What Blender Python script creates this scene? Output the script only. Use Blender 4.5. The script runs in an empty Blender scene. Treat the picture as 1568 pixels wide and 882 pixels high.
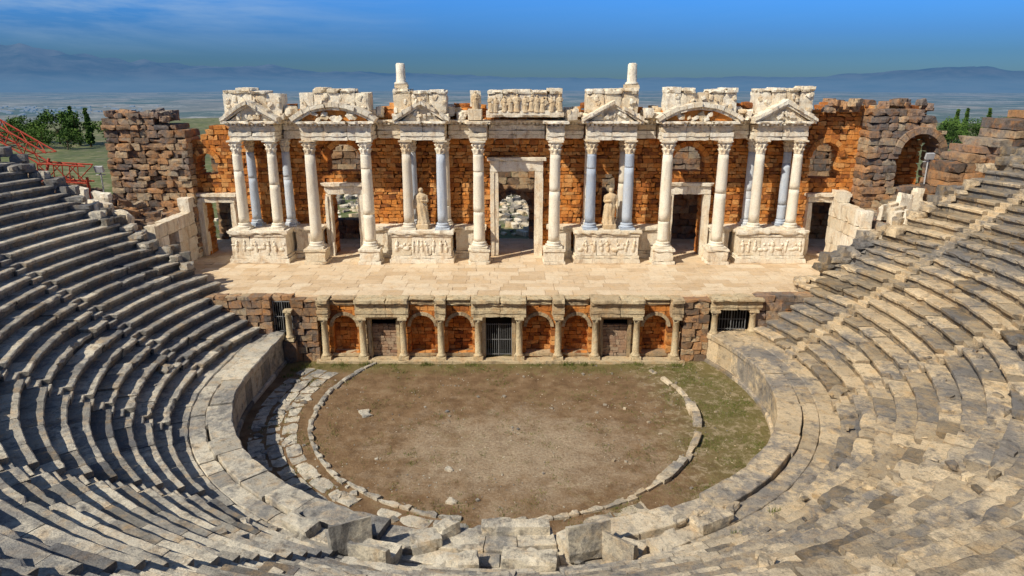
import bpy, math, random
from mathutils import Vector, Matrix, noise
random.seed(11)
R=random.random; U=random.uniform
scene=bpy.context.scene
NV=noise.noise_vector; NZ=noise.noise
# ---------------------------------------------------------------- materials
def mat_new(name):
    m=bpy.data.materials.new(name); m.use_nodes=True
    nt=m.node_tree; nt.nodes.clear()
    out=nt.nodes.new('ShaderNodeOutputMaterial'); b=nt.nodes.new('ShaderNodeBsdfPrincipled')
    nt.links.new(b.outputs[0],out.inputs[0])
    b.inputs['Roughness'].default_value=.9
    b.inputs['Specular IOR Level'].default_value=.2
    return m,nt,b,out
class NT:
    def __init__(s,nt): s.nt=nt
    def n(s,t,**k):
        x=s.nt.nodes.new(t)
        for a,v in k.items(): setattr(x,a,v)
        return x
    def L(s,a,b): s.nt.links.new(a,b)
    def pos(s):
        return s.n('ShaderNodeNewGeometry').outputs['Position']
    def noise(s,scale,detail=5,rough=.6,vec=None,dist=0):
        x=s.n('ShaderNodeTexNoise'); x.inputs['Scale'].default_value=scale
        x.inputs['Detail'].default_value=detail; x.inputs['Roughness'].default_value=rough
        x.inputs['Distortion'].default_value=dist
        s.L(vec if vec is not None else s.pos(),x.inputs['Vector']); return x.outputs['Fac']
    def map(s,scale,vec=None):
        x=s.n('ShaderNodeMapping'); x.inputs['Scale'].default_value=scale
        s.L(vec if vec is not None else s.pos(),x.inputs['Vector']); return x.outputs[0]
    def ramp(s,fac,stops,interp='LINEAR'):
        x=s.n('ShaderNodeValToRGB'); cr=x.color_ramp; cr.interpolation=interp
        while len(cr.elements)<len(stops): cr.elements.new(.5)
        for e,(p,c) in zip(cr.elements,stops):
            e.position=p
            e.color=(c[0],c[1],c[2],1) if not isinstance(c,(int,float)) else (c,c,c,1)
        s.L(fac,x.inputs[0]); return x.outputs[0]
    def mix(s,f,a,b,mode='MIX'):
        x=s.n('ShaderNodeMix',data_type='RGBA',blend_type=mode)
        if isinstance(f,(int,float)): x.inputs[0].default_value=f
        else: s.L(f,x.inputs[0])
        for i,v in ((6,a),(7,b)):
            if isinstance(v,tuple): x.inputs[i].default_value=(v[0],v[1],v[2],1)
            else: s.L(v,x.inputs[i])
        return x.outputs[2]
    def math(s,op,a,b=None,clamp=False):
        x=s.n('ShaderNodeMath',operation=op); x.use_clamp=clamp
        for i,v in ((0,a),(1,b)):
            if v is None: continue
            if isinstance(v,(int,float)): x.inputs[i].default_value=v
            else: s.L(v,x.inputs[i])
        return x.outputs[0]
    def bump(s,h,b,strength=.5,dist=.03):
        x=s.n('ShaderNodeBump'); x.inputs['Strength'].default_value=strength; x.inputs['Distance'].default_value=dist
        s.L(h,x.inputs['Height']); s.L(x.outputs[0],b.inputs['Normal'])
    def attr(s,name='rnd'):
        x=s.n('ShaderNodeAttribute'); x.attribute_name=name; return x.outputs['Fac']

def stone(name,cols,stain=(.08,.07,.06),stain_amt=.5,accent=(.42,.24,.09),accent_amt=.4,bump=.7,streak=False,bscale=6,warm=None,fine=.9,lichen=0):
    m,nt,b,_=mat_new(name); t=NT(nt)
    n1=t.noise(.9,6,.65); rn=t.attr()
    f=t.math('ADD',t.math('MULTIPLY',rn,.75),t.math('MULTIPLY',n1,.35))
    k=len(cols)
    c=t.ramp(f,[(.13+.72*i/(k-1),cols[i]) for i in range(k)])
    if warm is not None:
        sx=t.n('ShaderNodeSeparateXYZ'); t.L(t.pos(),sx.inputs[0])
        w=t.math('ADD',t.math('MULTIPLY',sx.outputs[0],.035),t.noise(.12,3),clamp=True)
        w=t.ramp(w,[(.35,0.0),(.95,1.0)])
        c=t.mix(w,c,t.mix(1.0,c,warm,'MULTIPLY'))
    n2=t.noise(1.7,7,.7,dist=.4)
    c=t.mix(t.ramp(n2,[(.48,0.0),(.68,accent_amt)]),c,accent)
    if lichen:
        nl=t.math('ADD',t.math('MULTIPLY',t.noise(.33,4,.6),.6),t.math('MULTIPLY',t.noise(2.9,7,.75,dist=.5),.45))
        c=t.mix(t.ramp(nl,[(.50,0.0),(.60,lichen)]),c,(.17,.172,.18))
    v=t.map((1.4,1.4,.25)) if streak else t.pos()
    n3=t.noise(2.3,8,.72,vec=v)
    c=t.mix(t.ramp(n3,[(.52,0.0),(.68,stain_amt)]),c,stain)
    n4=t.noise(9,6,.78)
    c=t.mix(t.ramp(n4,[(.54,0.0),(.68,stain_amt*fine)]),c,stain)
    c=t.mix(.55,c,t.ramp(t.noise(30,3,.6),[(.3,(.6,.6,.6)),(.7,(1.25,1.25,1.25))]),'MULTIPLY')
    t.L(c,b.inputs['Base Color'])
    h=t.math('ADD',t.noise(bscale,8,.7),t.math('MULTIPLY',t.noise(bscale*5,5,.7),.35))
    t.bump(h,b,bump,.06)
    return m
M_SEAT=stone('seat_limestone',[(.09,.085,.08),(.32,.295,.25),(.54,.49,.40),(.70,.63,.50)],(.055,.052,.055),.75,(.58,.36,.15),.5,.9,warm=(1.08,.93,.74),fine=.85,lichen=.75)
M_MARB=stone('facade_marble',[(.62,.47,.29),(.80,.70,.53),(.88,.81,.67)],(.27,.15,.07),.6,(.70,.44,.2),.5,.8,streak=True)
M_COL=stone('column_marble',[(.68,.61,.50),(.80,.73,.60),(.86,.78,.63)],(.40,.33,.26),.45,(.70,.52,.28),.35,.3,streak=True)
M_BLUE=stone('blue_grey_marble',[(.38,.44,.53),(.5,.55,.62),(.62,.65,.68)],(.26,.31,.4),.6,(.6,.54,.45),.3,.25,streak=True)
M_ORNG=stone('ochre_travertine_masonry',[(.15,.055,.025),(.48,.17,.045),(.66,.26,.06),(.70,.36,.13)],(.07,.035,.025),.65,(.76,.25,.035),.7,1)
M_RUIN=stone('weathered_rubble_stone',[(.09,.075,.07),(.27,.18,.11),(.46,.25,.12),(.50,.38,.24)],(.05,.04,.04),.85,(.62,.25,.06),.6,1,lichen=.6)
M_PROS=stone('proscenium_travertine',[(.28,.21,.13),(.48,.36,.22),(.64,.52,.33)],(.09,.07,.055),.75,(.60,.32,.11),.5,.9,streak=True)
M_PAVE=stone('stage_paving',[(.58,.42,.26),(.70,.54,.36),(.76,.62,.44)],(.40,.27,.16),.5,(.70,.44,.2),.4,.35)
M_BRICK=stone('brick_infill',[(.26,.15,.10),(.38,.26,.18),(.44,.33,.23)],(.1,.08,.06),.5,(.5,.26,.12),.4,.6)

def simple(name,col,rough=.6,metal=0):
    m,nt,b,_=mat_new(name); t=NT(nt)
    c=t.mix(t.ramp(t.noise(5,5,.7),[(.4,0.0),(.7,.5)]),col,tuple(x*.5 for x in col))
    t.L(c,b.inputs['Base Color']); b.inputs['Roughness'].default_value=rough; b.inputs['Metallic'].default_value=metal
    return m
M_RED=simple('red_painted_steel',(.42,.06,.03),.5)
M_DARK=simple('painted_dark_interior',(.05,.04,.03),1)  # darkness of the room behind the proscenium put into a near-black colour

# ---------------------------------------------------------------- mesh builder
class MB:
    def __init__(s): s.v=[];s.f=[];s.r=[];s.m=[];s.s=[]
    def add(s,vs,fs,r=.5,m=0,sm=False):
        o=len(s.v); s.v.extend(vs)
        rl=isinstance(r,list)
        for i,f in enumerate(fs):
            s.f.append(tuple(i_+o for i_ in f)); s.r.append(r[i] if rl else r); s.m.append(m); s.s.append(sm)
    def build(s,name,mats,parent=None):
        me=bpy.data.meshes.new(name); me.from_pydata([tuple(v) for v in s.v],[],s.f)
        for mt in mats: me.materials.append(mt)
        a=me.attributes.new('rnd','FLOAT','FACE'); a.data.foreach_set('value',s.r)
        me.polygons.foreach_set('material_index',s.m); me.polygons.foreach_set('use_smooth',s.s)
        me.update()
        ob=bpy.data.objects.new(name,me); scene.collection.objects.link(ob)
        if parent: ob.parent=parent
        return ob
def empty(name):
    e=bpy.data.objects.new(name,None); scene.collection.objects.link(e); return e

def disp(p,amp,fr=1.6):
    if amp<=0: return p
    return p+NV(p*fr)*amp+NV(p*fr*3.3)*amp*.5
def box(mb,x0,x1,y0,y1,z0,z1,cell=.5,amp=.012,chip=.05,r=None,m=0,M=None,mx=14):
    if r is None: r=R()
    lo=(x0,y0,z0); hi=(x1,y1,z1); c=[(a+b)/2 for a,b in zip(lo,hi)]
    seed=Vector((x0*3.1+z0,y0*1.7,z1*2.3))
    n=[max(1,min(mx,math.ceil((hi[i]-lo[i])/cell))) for i in range(3)]
    for ax in range(3):
        u,v=(ax+1)%3,(ax+2)%3
        for side in (0,1):
            vs=[];fs=[]
            for i in range(n[u]+1):
                for j in range(n[v]+1):
                    p=[0,0,0]; p[ax]=(lo,hi)[side][ax]
                    p[u]=lo[u]+(hi[u]-lo[u])*i/n[u]; p[v]=lo[v]+(hi[v]-lo[v])*j/n[v]
                    ext=[k for k in range(3) if abs(p[k]-lo[k])<1e-6 or abs(p[k]-hi[k])<1e-6]
                    if len(ext)>=2 and chip>0:
                        q=Vector(p)*2.7+seed
                        k_=chip*max(.04,NZ(q)*1.6)*(1.5 if len(ext)==3 else 1)
                        for k in ext:
                            sg=-1 if p[k]>c[k] else 1
                            p[k]+=sg*min(k_,(hi[k]-lo[k])*.3)
                    P=Vector(p)
                    if M is not None: P=M@P
                    vs.append(disp(P,amp))
            W=n[v]+1
            for i in range(n[u]):
                for j in range(n[v]):
                    q=(i*W+j,(i+1)*W+j,(i+1)*W+j+1,i*W+j+1)
                    fs.append(q if side else q[::-1])
            mb.add(vs,fs,r,m)
def rbox(mb,cx,cy,cz,sx,sy,sz,rz=0,rx=0,ry=0,**k):
    M=Matrix.Translation((cx,cy,cz))@Matrix.Rotation(rz,4,'Z')@Matrix.Rotation(rx,4,'X')@Matrix.Rotation(ry,4,'Y')
    box(mb,-sx/2,sx/2,-sy/2,sy/2,-sz/2,sz/2,M=M,**k)
def prism(mb,pts,y0,y1,r=.5,m=0,amp=.015):
    n=len(pts)
    vs=[disp(Vector((x,y0,z)),amp) for x,z in pts]+[disp(Vector((x,y1,z)),amp) for x,z in pts]
    fs=[tuple(range(n)),tuple(range(2*n-1,n-1,-1))]+[(i,(i+1)%n,(i+1)%n+n,i+n) for i in range(n)]
    mb.add(vs,fs,r,m)
def lathe(mb,cx,cy,prof,n=24,r=.5,m=0,amp=0,mod=None):
    vs=[]
    for (rr,z) in prof:
        for k in range(n):
            a=2*math.pi*k/n
            q=rr*(mod(a,z) if mod else 1)
            vs.append(disp(Vector((cx+q*math.cos(a),cy+q*math.sin(a),z)),amp))
    fs=[]
    for i in range(len(prof)-1):
        for k in range(n):
            fs.append((i*n+k,i*n+(k+1)%n,(i+1)*n+(k+1)%n,(i+1)*n+k))
    fs.append(tuple(range(n))[::-1]); fs.append(tuple(range((len(prof)-1)*n,len(prof)*n)))
    mb.add(vs,fs,r,m,True)
def tube(mb,p,q,r,n=6,m=0,r2=None,rnd=.5):
    p=Vector(p);q=Vector(q); d=(q-p).normalized(); r2=r if r2 is None else r2
    a=d.orthogonal().normalized(); b=d.cross(a)
    vs=[p+(a*math.cos(2*math.pi*k/n)+b*math.sin(2*math.pi*k/n))*r for k in range(n)]+[q+(a*math.cos(2*math.pi*k/n)+b*math.sin(2*math.pi*k/n))*r2 for k in range(n)]
    fs=[(k,(k+1)%n,(k+1)%n+n,k+n) for k in range(n)]+[tuple(range(n))[::-1],tuple(range(n,2*n))]
    mb.add(vs,fs,rnd,m)

def op_iv(o,z):
    uc,w,zb,zs,arch=o
    if z<zb: return None
    if z<zs: return (uc-w/2,uc+w/2)
    if arch and z<zs+w/2:
        h=math.sqrt(max(0,(w/2)**2-(z-zs)**2)); return (uc-h,uc+h)
    return None
def masonry(mb,org,ang,u0,u1,z0,z1,thick,ops=(),top=None,ch=(.32,.52),bl=(.5,1.2),jit=.05,amp=.02,chip=.07,m=0,cell=.5,rr=(0,1)):
    M0=Matrix.Translation(org)@Matrix.Rotation(ang,4,'Z')
    z=z0
    while z<z1-.08:
        h=min(U(*ch),z1-z)
        zm=z+h/2
        cuts=sorted([iv for iv in (op_iv(o,zm) for o in ops) if iv])
        segs=[];a=u0
        for c0,c1 in cuts:
            if c0>a: segs.append((a,min(c0,u1)))
            a=max(a,c1)
        if a<u1: segs.append((a,u1))
        for s0,s1 in segs:
            u=s0
            while u<s1-.02:
                l=U(*bl)
                if s1-(u+l)<bl[0]*.6: l=s1-u
                e=min(u+l,s1)
                if top is None or zm<top((u+e)/2):
                    j=U(-jit,jit)
                    box(mb,u+.004,e-.004,j,thick,z+.003,z+h-.003,cell=cell,amp=amp,chip=chip,m=m,M=M0,r=U(*rr),mx=5)
                u=e
        z+=h
def archring(mb,uc,zs,w,y0,y1,t=.18,m=0,n=11):
    for i in range(n):
        a0=math.pi*i/n+.01;a1=math.pi*(i+1)/n-.01; r0=w/2-.02;r1=w/2+t
        prism(mb,[(uc+r0*math.cos(a0),zs+r0*math.sin(a0)),(uc+r1*math.cos(a0),zs+r1*math.sin(a0)),(uc+r1*math.cos(a1),zs+r1*math.sin(a1)),(uc+r0*math.cos(a1),zs+r0*math.sin(a1))],y0,y1,R(),m,.01)

# ---------------------------------------------------------------- cavea
CX,CY=-.3,30.7
def PP(r,a,z): return Vector((CX+r*math.cos(a),CY+r*math.sin(a),z))
def pblock(mb,prof,a0,a1,seg,amp,r,m=0,dr=0,dz=0,tilt=0,wear=0.0,ks=()):
    n=len(prof); vs=[]
    for s in range(seg+1):
        a=a0+(a1-a0)*s/seg; tz=dz+tilt*(s/seg-.5)
        for k,(rr,z) in enumerate(prof):
            P=PP(rr+dr,a,z+tz); P=disp(P,amp,2.6)
            if k in ks:
                P.z-=max(0,NZ(P*2.3))*(.015+.1*wear)
                c=max(0,NZ(P*3.7+Vector((9,1,4)))-.05)*(.05+.3*wear)
                if s in (0,seg): c+=.012+.05*wear
                P+=Vector((math.cos(a),math.sin(a),0))*c
            vs.append(P)
    fs=[];rs=[]
    for s in range(seg):
        for k in range(n-1):
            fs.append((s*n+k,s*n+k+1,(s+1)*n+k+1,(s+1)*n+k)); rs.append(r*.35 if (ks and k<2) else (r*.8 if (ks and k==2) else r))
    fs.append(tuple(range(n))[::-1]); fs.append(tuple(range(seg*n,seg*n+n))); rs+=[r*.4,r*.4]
    mb.add(vs,fs,rs,m)
RISE,TREAD,NR,R0,ZW=.42,.61,27,14.5,1.62
stairs=[math.radians(d) for d in (181.5,205,228.5,252,275,298.5,322,345,368)]
seats=MB(); steps=MB()
for i in range(NR):
    rin=R0+i*TREAD; zt=ZW+RISE*(i+1)
    yl=36.0 if zt<3.9 else 37.7
    ex=math.asin(min(.98,(yl-CY)/(rin+.3)))
    A0=math.pi-ex; A1=2*math.pi+ex
    hw=.36/rin
    segs=[];a=A0
    for s in stairs:
        if s-hw>a and s+hw<A1:
            segs.append((a,s-hw)); a=s+hw
            pr=[(rin+.02,zt-RISE-.02),(rin+.0,zt-.2),(rin+.02,zt-.19),(rin+.31,zt-.195),(rin+.33,zt-.19)]
            pblock(steps,pr,s-hw+.0005,s+hw-.0005,2,.02,U(.3,.9),dz=U(-.03,.02))
            pr=[(rin+.31,zt-RISE),(rin+.30,zt+.0),(rin+.33,zt+.02),(rin+.5,zt+.01),(rin+TREAD+.16,zt+.01),(rin+TREAD+.16,zt-.3)]
            pblock(steps,pr,s-hw+.0005,s+hw-.0005,2,.02,U(.3,.9),dz=U(-.03,.02))
    segs.append((a,A1))
    for s0,s1 in segs:
        a=s0
        while a<s1-1e-4:
            l=U(.8,2.3)/rin
            if s1-(a+l)<.5/rin: l=s1-a
            e=min(a+l,s1); am=(a+e)/2; deg=math.degrees(am)
            px=CX+rin*math.cos(am); py=CY+rin*math.sin(am)
            right=max(0,min(1,(px+1)/6))
            jum=right*max(0,1-abs(deg-312)/32)
            dmg=NZ(Vector((px*.25,py*.25,3.3)))+.10*right+.3*jum-(.12 if px<-5 else 0)
            dz=U(-.01,.01);dr=U(-.015,.015);tl=U(-.012,.012); amp=.012; wear=.08*R()
            if right>.5: wear+=.12; dr+=U(-.02,.02); dz+=U(-.02,.01)
            if dmg>.25: dz+=U(-.08,.02);dr+=U(-.05,.08);tl+=U(-.05,.05);amp=.03;wear=.5
            if dmg>.45: dz+=U(-.1,.06);dr+=U(-.12,.14);tl+=U(-.08,.08);wear=.9;amp=.04
            if dmg>.45 and R()<.2: dz-=U(.1,.25)
            if R()<.04: wear=1.0
            z=zt
            pr=[(rin+.16,z-RISE-.02),(rin+.15,z-.2),(rin+.012,z-.14),(rin,z-.025),(rin+.03,z),(rin+.2,z+.003),(rin+.42,z+.003),(rin+TREAD+.16,z),(rin+TREAD+.16,z-.3)]
            n=max(2,int((e-a)*rin/.28))
            g=U(.004,.012)/rin*(1+right)
            rv=.25+.75*R() if R()<.82 else R()*.35
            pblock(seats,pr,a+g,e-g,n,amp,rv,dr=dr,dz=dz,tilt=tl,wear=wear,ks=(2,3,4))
            a=e
cavea=empty('theatre_seating')
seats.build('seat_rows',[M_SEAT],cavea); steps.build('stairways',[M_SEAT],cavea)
fb=MB(); vs=[];fs=[]
rl=[R0-.2+j*.9 for j in range(20)]; na=90
for j,rr in enumerate(rl):
    for k in range(na+1):
        yl=36.0 if rr<17.4 else 37.6
        ex=math.asin(min(.98,(yl-CY)/rr)); a=math.pi-ex+(math.pi+2*ex)*k/na
        vs.append(PP(rr,a,ZW+RISE*(rr-R0)/TREAD-.18))
for j in range(len(rl)-1):
    for k in range(na):
        fs.append((j*(na+1)+k,j*(na+1)+k+1,(j+1)*(na+1)+k+1,(j+1)*(na+1)+k))
fb.add(vs,fs,.0)
for k in (0,na):
    vv=[];
    for j in range(len(rl)):
        p=vs[j*(na+1)+k]; vv+= [p,Vector((p.x,p.y,-.5))]
    fb.add(vv,[(2*j,2*j+1,2*j+3,2*j+2) for j in range(len(rl)-1)],.4)
fb.build('foundation',[M_SEAT],cavea)

lb=MB()
for sd in (-1,1):
    for i in range(5,26):
        rin=R0+i*TREAD; zt=ZW+RISE*(i+1)
        for q in range(2):
            if R()<.7:
                ex=math.asin((37.7-CY)/(rin+.3)); a=(math.pi-ex+U(-.01,.04)) if sd<0 else (2*math.pi+ex-U(-.01,.04))
                p=PP(rin+.3,a,zt+.1)
                rbox(lb,p.x,p.y+U(0,.4),p.z,U(.4,1.2),U(.4,.9),U(.3,.6),rz=U(-.3,.3),rx=U(-.12,.12),chip=.15,amp=.05,cell=.25)
for k in range(170):
    a=math.radians(random.gauss(318,22)) if R()<.9 else math.radians(U(170,285)); i=int(U(0,24)); p=PP(R0+i*TREAD+.35,a,ZW+RISE*(i+1)+.03)
    if p.y>37: continue
    s=U(.4,1) if R()<.25 else U(.15,.45)
    rbox(lb,p.x,p.y,p.z,.9*s,U(.4,.7)*s,U(.2,.4)*s,rz=U(0,3),rx=U(-.2,.2),chip=.08,amp=.03,cell=.2)
lb.build('broken_seat_blocks',[M_SEAT],cavea)

# ---------------------------------------------------------------- walkway + orchestra wall
ow=MB()
def rin_f(a):
    if a<math.pi: return 12.3/math.cos(math.pi-a)
    return 12.3
aS=math.pi-math.atan2(36.0-CY,12.3); aE=2*math.pi+math.asin(5.25/12.3)
def pb2(mb,f0,f1,a0,a1,z0,z1,seg=4,amp=.015,r=None,tz=0,chip=0):
    r=R() if r is None else r
    vs=[]
    for s in range(seg+1):
        a=a0+(a1-a0)*s/seg
        q0,q1=f0(a),f1(a); t=tz*(s/seg-.5)
        c=max(0,NZ(PP(q0,a,z1)*2.5))*.09+(.03 if s in (0,seg) else 0)
        for (rr,z) in ((q0+.01,z0),(q0+c*.5,z1-.04+t-c*.4),(q0+.035+c,z1+t),((q0+q1)/2,z1+.004+t),(q1-.02,z1+t),(q1,z1-.03+t),(q1,z0)):
            vs.append(disp(PP(rr,a,z),amp,2))
    n=7;fs=[]
    for s in range(seg):
        for k in range(n-1): fs.append((s*n+k,s*n+k+1,(s+1)*n+k+1,(s+1)*n+k))
    fs.append(tuple(range(n))[::-1]); fs.append(tuple(range(seg*n,seg*n+n)))
    mb.add(vs,fs,r)
a=aS
while a<aE-.01:
    l=U(.8,1.9)/12.5; e=min(a+l,aE)
    low=U(-.03,.04)
    d=math.degrees((a+e)/2)
    if 255<d<262 : low=-.2
    if 275<d<284: low=-.3
    if 296<d<301: low=-.15
    wd=U(.85,1.02)
    pb2(ow,lambda q:rin_f(q)-.07,lambda q:rin_f(q)+wd,a+.001,e-.001,1.42 if low>-.1 else 1.1,1.72+low,amp=.025,tz=U(-.03,.03),r=U(.4,1))
    a=e
a=aS
while a<aE-.01:
    l=U(.8,1.5)/12.5; e=min(a+l,aE)
    pb2(ow,lambda q:rin_f(q)+.02,lambda q:rin_f(q)+.4,a+.0005,e-.0005,-.1,1.41,amp=.02,r=U(.1,.8) if a<math.pi*1.4 else U(.5,1))  # left faces darker, right faces paler: shade and sunlight put into the tone
    a=e
a=aS
while a<aE-.01:
    l=U(1.2,2)/12.5; e=min(a+l,aE)
    pb2(ow,lambda q:rin_f(q)-.12,lambda q:rin_f(q)+.1,a+.0005,e-.0005,-.1,.2,amp=.02)
    a=e
for f0,f1,zz in ((lambda q:rin_f(q)+.97,lambda q:min(rin_f(q)+1.6,14.72),1.60),(lambda q:min(rin_f(q)+1.61,14.73),lambda q:14.8,1.62)):
    a=aS
    while a<aE-.01:
        l=U(.6,1.8)/13.6; e=min(a+l,aE)
        if f1((a+e)/2)-f0((a+e)/2)>.12:
            pb2(ow,f0,f1,a+.0008,e-.0008,1.2,zz+U(-.04,.02),amp=.02,tz=U(-.04,.04),r=U(.35,1))
        a=e
fill=[PP(12.6 if a_>math.pi else rin_f(a_)+.3,a_,1.35) for a_ in [aS+(aE-aS)*k/60 for k in range(61)]]
fo=[PP(14.9,aS+(aE-aS)*k/60,1.35) for k in range(61)]
ow.add(fill+fo,[(k,k+1,k+62,k+61) for k in range(60)],.15)
ow.build('orchestra_parapet_wall',[M_SEAT])

def throne(name,x,y,rz,s=1.0,tilt=0):
    mb=MB(); M=Matrix.Translation((x,y,1.6))@Matrix.Rotation(rz,4,'Z')@Matrix.Rotation(tilt,4,'Y')@Matrix.Scale(s,4)
    pr=[(-.45,0),(.45,0),(.48,.45),(.05,.42),(-.18,.55),(-.3,1.0),(-.5,1.08),(-.52,.3)]
    n=len(pr);vs=[]
    ys=(-.55,-.3,-.05,.2,.4,.55)
    for k,yy in enumerate(ys):
        for q in pr: vs.append(disp(M@Vector((q[0],yy*(1+.1*q[1]),q[1])),.06,2.2))
    L_=len(ys)
    fs=[tuple(range(n)),tuple(range(L_*n-1,(L_-1)*n-1,-1))]
    for k in range(L_-1):
        for q in range(n): fs.append((k*n+q,k*n+(q+1)%n,(k+1)*n+(q+1)%n,(k+1)*n+q))
    mb.add(vs,fs,U(.7,.95)); mb.build(name,[M_SEAT])
throne('stone_throne',-4.9,17.7,2.0,1.05,.05)
throne('stone_throne',-3.9,16.9,1.3,1.0,-.08)
throne('stone_throne',2.1,17.5,1.9,1.1,.1)
throne('stone_throne',3.3,17.2,.9,.9,-.05)
fb2=MB()
box(fb2,-.95,1.15,18.05,18.45,1.5,2.05,chip=.06,amp=.025,cell=.25,r=.95)
for (x,y,sx,sy,sz,rz) in ((-1.6,16.6,1.3,.6,.5,.1),(-2.6,17.7,.9,.6,.45,.3),(.5,16.8,1.6,.6,.45,-.1),(4.6,17.4,1.1,.7,.5,.5),(-6.6,18.6,1.2,.6,.35,-.6),(6.3,18.8,1.3,.6,.35,.5),(-6,16.4,1.1,.8,.5,.3),(7.5,17.6,.9,.6,.6,.8),(-2.0,18.2,.7,.5,.5,.7),(5.6,16.6,1.0,.6,.45,1.2)):
    rbox(fb2,x,y,1.6+sz*.45,sx,sy,sz,rz=rz,rx=U(-.1,.1),chip=.1,amp=.03,cell=.2,r=U(.5,1))
for k in range(30):
    a=math.radians(U(235,320)); p=PP(U(12.9,15),a,1.66); s=U(.12,.4)
    rbox(fb2,p.x,p.y,p.z,s*1.5,s,s*.6,rz=U(0,3),rx=U(-.2,.2),chip=.08,amp=.03,cell=.18)
fb2.build('fallen_stone_blocks',[M_SEAT])

# ---------------------------------------------------------------- orchestra floor
m,nt,b,_=mat_new('orchestra_soil'); t=NT(nt)
n1=t.noise(.25,6,.6); n2=t.noise(1.3,8,.7); n3=t.noise(9,8,.75)
c=t.ramp(n2,[(.3,(.12,.07,.035)),(.5,(.22,.135,.07)),(.7,(.31,.215,.125))])
sx=t.n('ShaderNodeSeparateXYZ'); t.L(t.pos(),sx.inputs[0])
X,Y=sx.outputs[0],sx.outputs[1]
dx=t.math('MULTIPLY',t.math('SUBTRACT',X,.2),.14); dy=t.math('MULTIPLY',t.math('SUBTRACT',Y,26.0),.2)
d=t.math('SQRT',t.math('ADD',t.math('MULTIPLY',dx,dx),t.math('MULTIPLY',dy,dy)))
pale=t.ramp(t.math('ADD',d,t.math('MULTIPLY',t.math('SUBTRACT',t.noise(.9,8,.75),.5),2.6)),[(.3,1.0),(1.0,0.0)])
c=t.mix(t.math('MULTIPLY',pale,.8),c,t.ramp(n3,[(.35,(.26,.18,.11)),(.6,(.50,.40,.28))]))
c=t.mix(t.ramp(t.noise(.8,7,.7),[(.52,0.0),(.7,.55)]),c,(.14,.08,.04))
g1=t.math('MULTIPLY',t.math('SUBTRACT',Y,33.8),.35)
g2=t.math('MULTIPLY',t.math('SUBTRACT',X,5.6),.15)
gg=t.math('MAXIMUM',t.math('MAXIMUM',g1,g2),-.12)
gm=t.ramp(t.math('ADD',t.math('MULTIPLY',gg,.40),t.math('ADD',t.math('MULTIPLY',n1,.45),t.math('MULTIPLY',t.noise(2.6,8,.8),.65))),[(.56,0.0),(.78,1.0)])
gc=t.ramp(n3,[(.35,(.075,.08,.018)),(.65,(.20,.19,.06))])
c=t.mix(t.math('MULTIPLY',gm,.62),c,gc)
c=t.mix(t.math('MULTIPLY',t.ramp(t.noise(1.9,8,.8,dist=.5),[(.5,0.0),(.58,.7)]),t.ramp(g2,[(-.05,0.0) if False else (0.0,0.0),(.25,1.0)])),c,(.42,.33,.21))
c=t.mix(t.ramp(t.noise(22,4,.7),[(.61,0.0),(.68,.5)]),c,(.50,.43,.33))
t.L(c,b.inputs['Base Color']); t.bump(t.math('ADD',n3,t.math('MULTIPLY',n2,2)),b,.8,.08)
M_SOIL=m
of=MB(); n=90;vs=[];fs=[]
for i in range(n+1):
    for j in range(n+1):
        x=-14+28*i/n; y=17+20*j/n
        vs.append(Vector((x,y,NZ(Vector((x*.6,y*.6,0)))*.04+NZ(Vector((x*2,y*2,5)))*.02)))
for i in range(n):
    for j in range(n): fs.append((i*(n+1)+j,(i+1)*(n+1)+j,(i+1)*(n+1)+j+1,i*(n+1)+j+1))
of.add(vs,fs,.5,0,True); of.build('orchestra_floor',[M_SOIL])
kb=MB(); a=math.radians(140); Kx,Ky,Kr=-.35,30.2,8.95
while a<math.radians(398):
    l=U(.4,1.2)/Kr; am=a+l/2; d=math.degrees(am)
    w=.24; h=.07
    if 335<d<362 or 313<d<325: w=.44;h=.2
    if not (d<150 and R()<.3 or d>375 and R()<.6 or R()<.06):
        q=Kr+U(-.07,.07)
        rbox(kb,Kx+q*math.cos(am),Ky+q*math.sin(am),h/2,w*U(.75,1.2),l*Kr-.03,h+.08+U(-.03,.03),rz=am+U(-.05,.05),chip=.07,amp=.03,cell=.2,r=U(.4,.9))
    a+=l
kb.build('orchestra_kerb_ring',[M_SEAT])
sl=MB()
for ring in range(3):
    q=9.75+ring*.72; a=math.radians(158)
    while a<math.radians(300):
        l=U(.6,1.5)/q
        x=CX+(q+.3)*math.cos(a+l/2); y=CY+(q+.3)*math.sin(a+l/2)
        if y<35.2 and R()<(.85 if a<math.radians(270) else .5):
            rbox(sl,x,y,-.02+U(-.015,.01),.68*U(.8,1),l*q-.03,.1,rz=a+l/2+U(-.06,.06),rx=U(-.02,.02),chip=.1,amp=.03,cell=.25,r=U(.5,.95))
        a+=l
for k in range(50):
    a=math.radians(U(160,300)); q=U(9.6,11.7); x=CX+q*math.cos(a); y=CY+q*math.sin(a)
    if y<35: rbox(sl,x,y,.02,U(.2,.5),U(.2,.4),U(.06,.14),rz=U(0,3),chip=.1,amp=.03,cell=.2)
sl.build('pavement_slabs',[M_SEAT])
pb=MB()
for k in range(1900):
    x=U(-11.5,11.5);y=U(19,35.5)
    if math.hypot(x+.3,y-30.7)>11.9: continue
    if NZ(Vector((x*.4,y*.4,4)))<-.1 and R()<.8: continue
    s=U(.012,.04)*(2.4 if R()<.05 else 1)
    rbox(pb,x,y,s*.2,s*U(1,2),s*U(1,1.6),s,rz=U(0,3),chip=s*.5,amp=0,cell=9,r=U(.2,.8))
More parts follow.
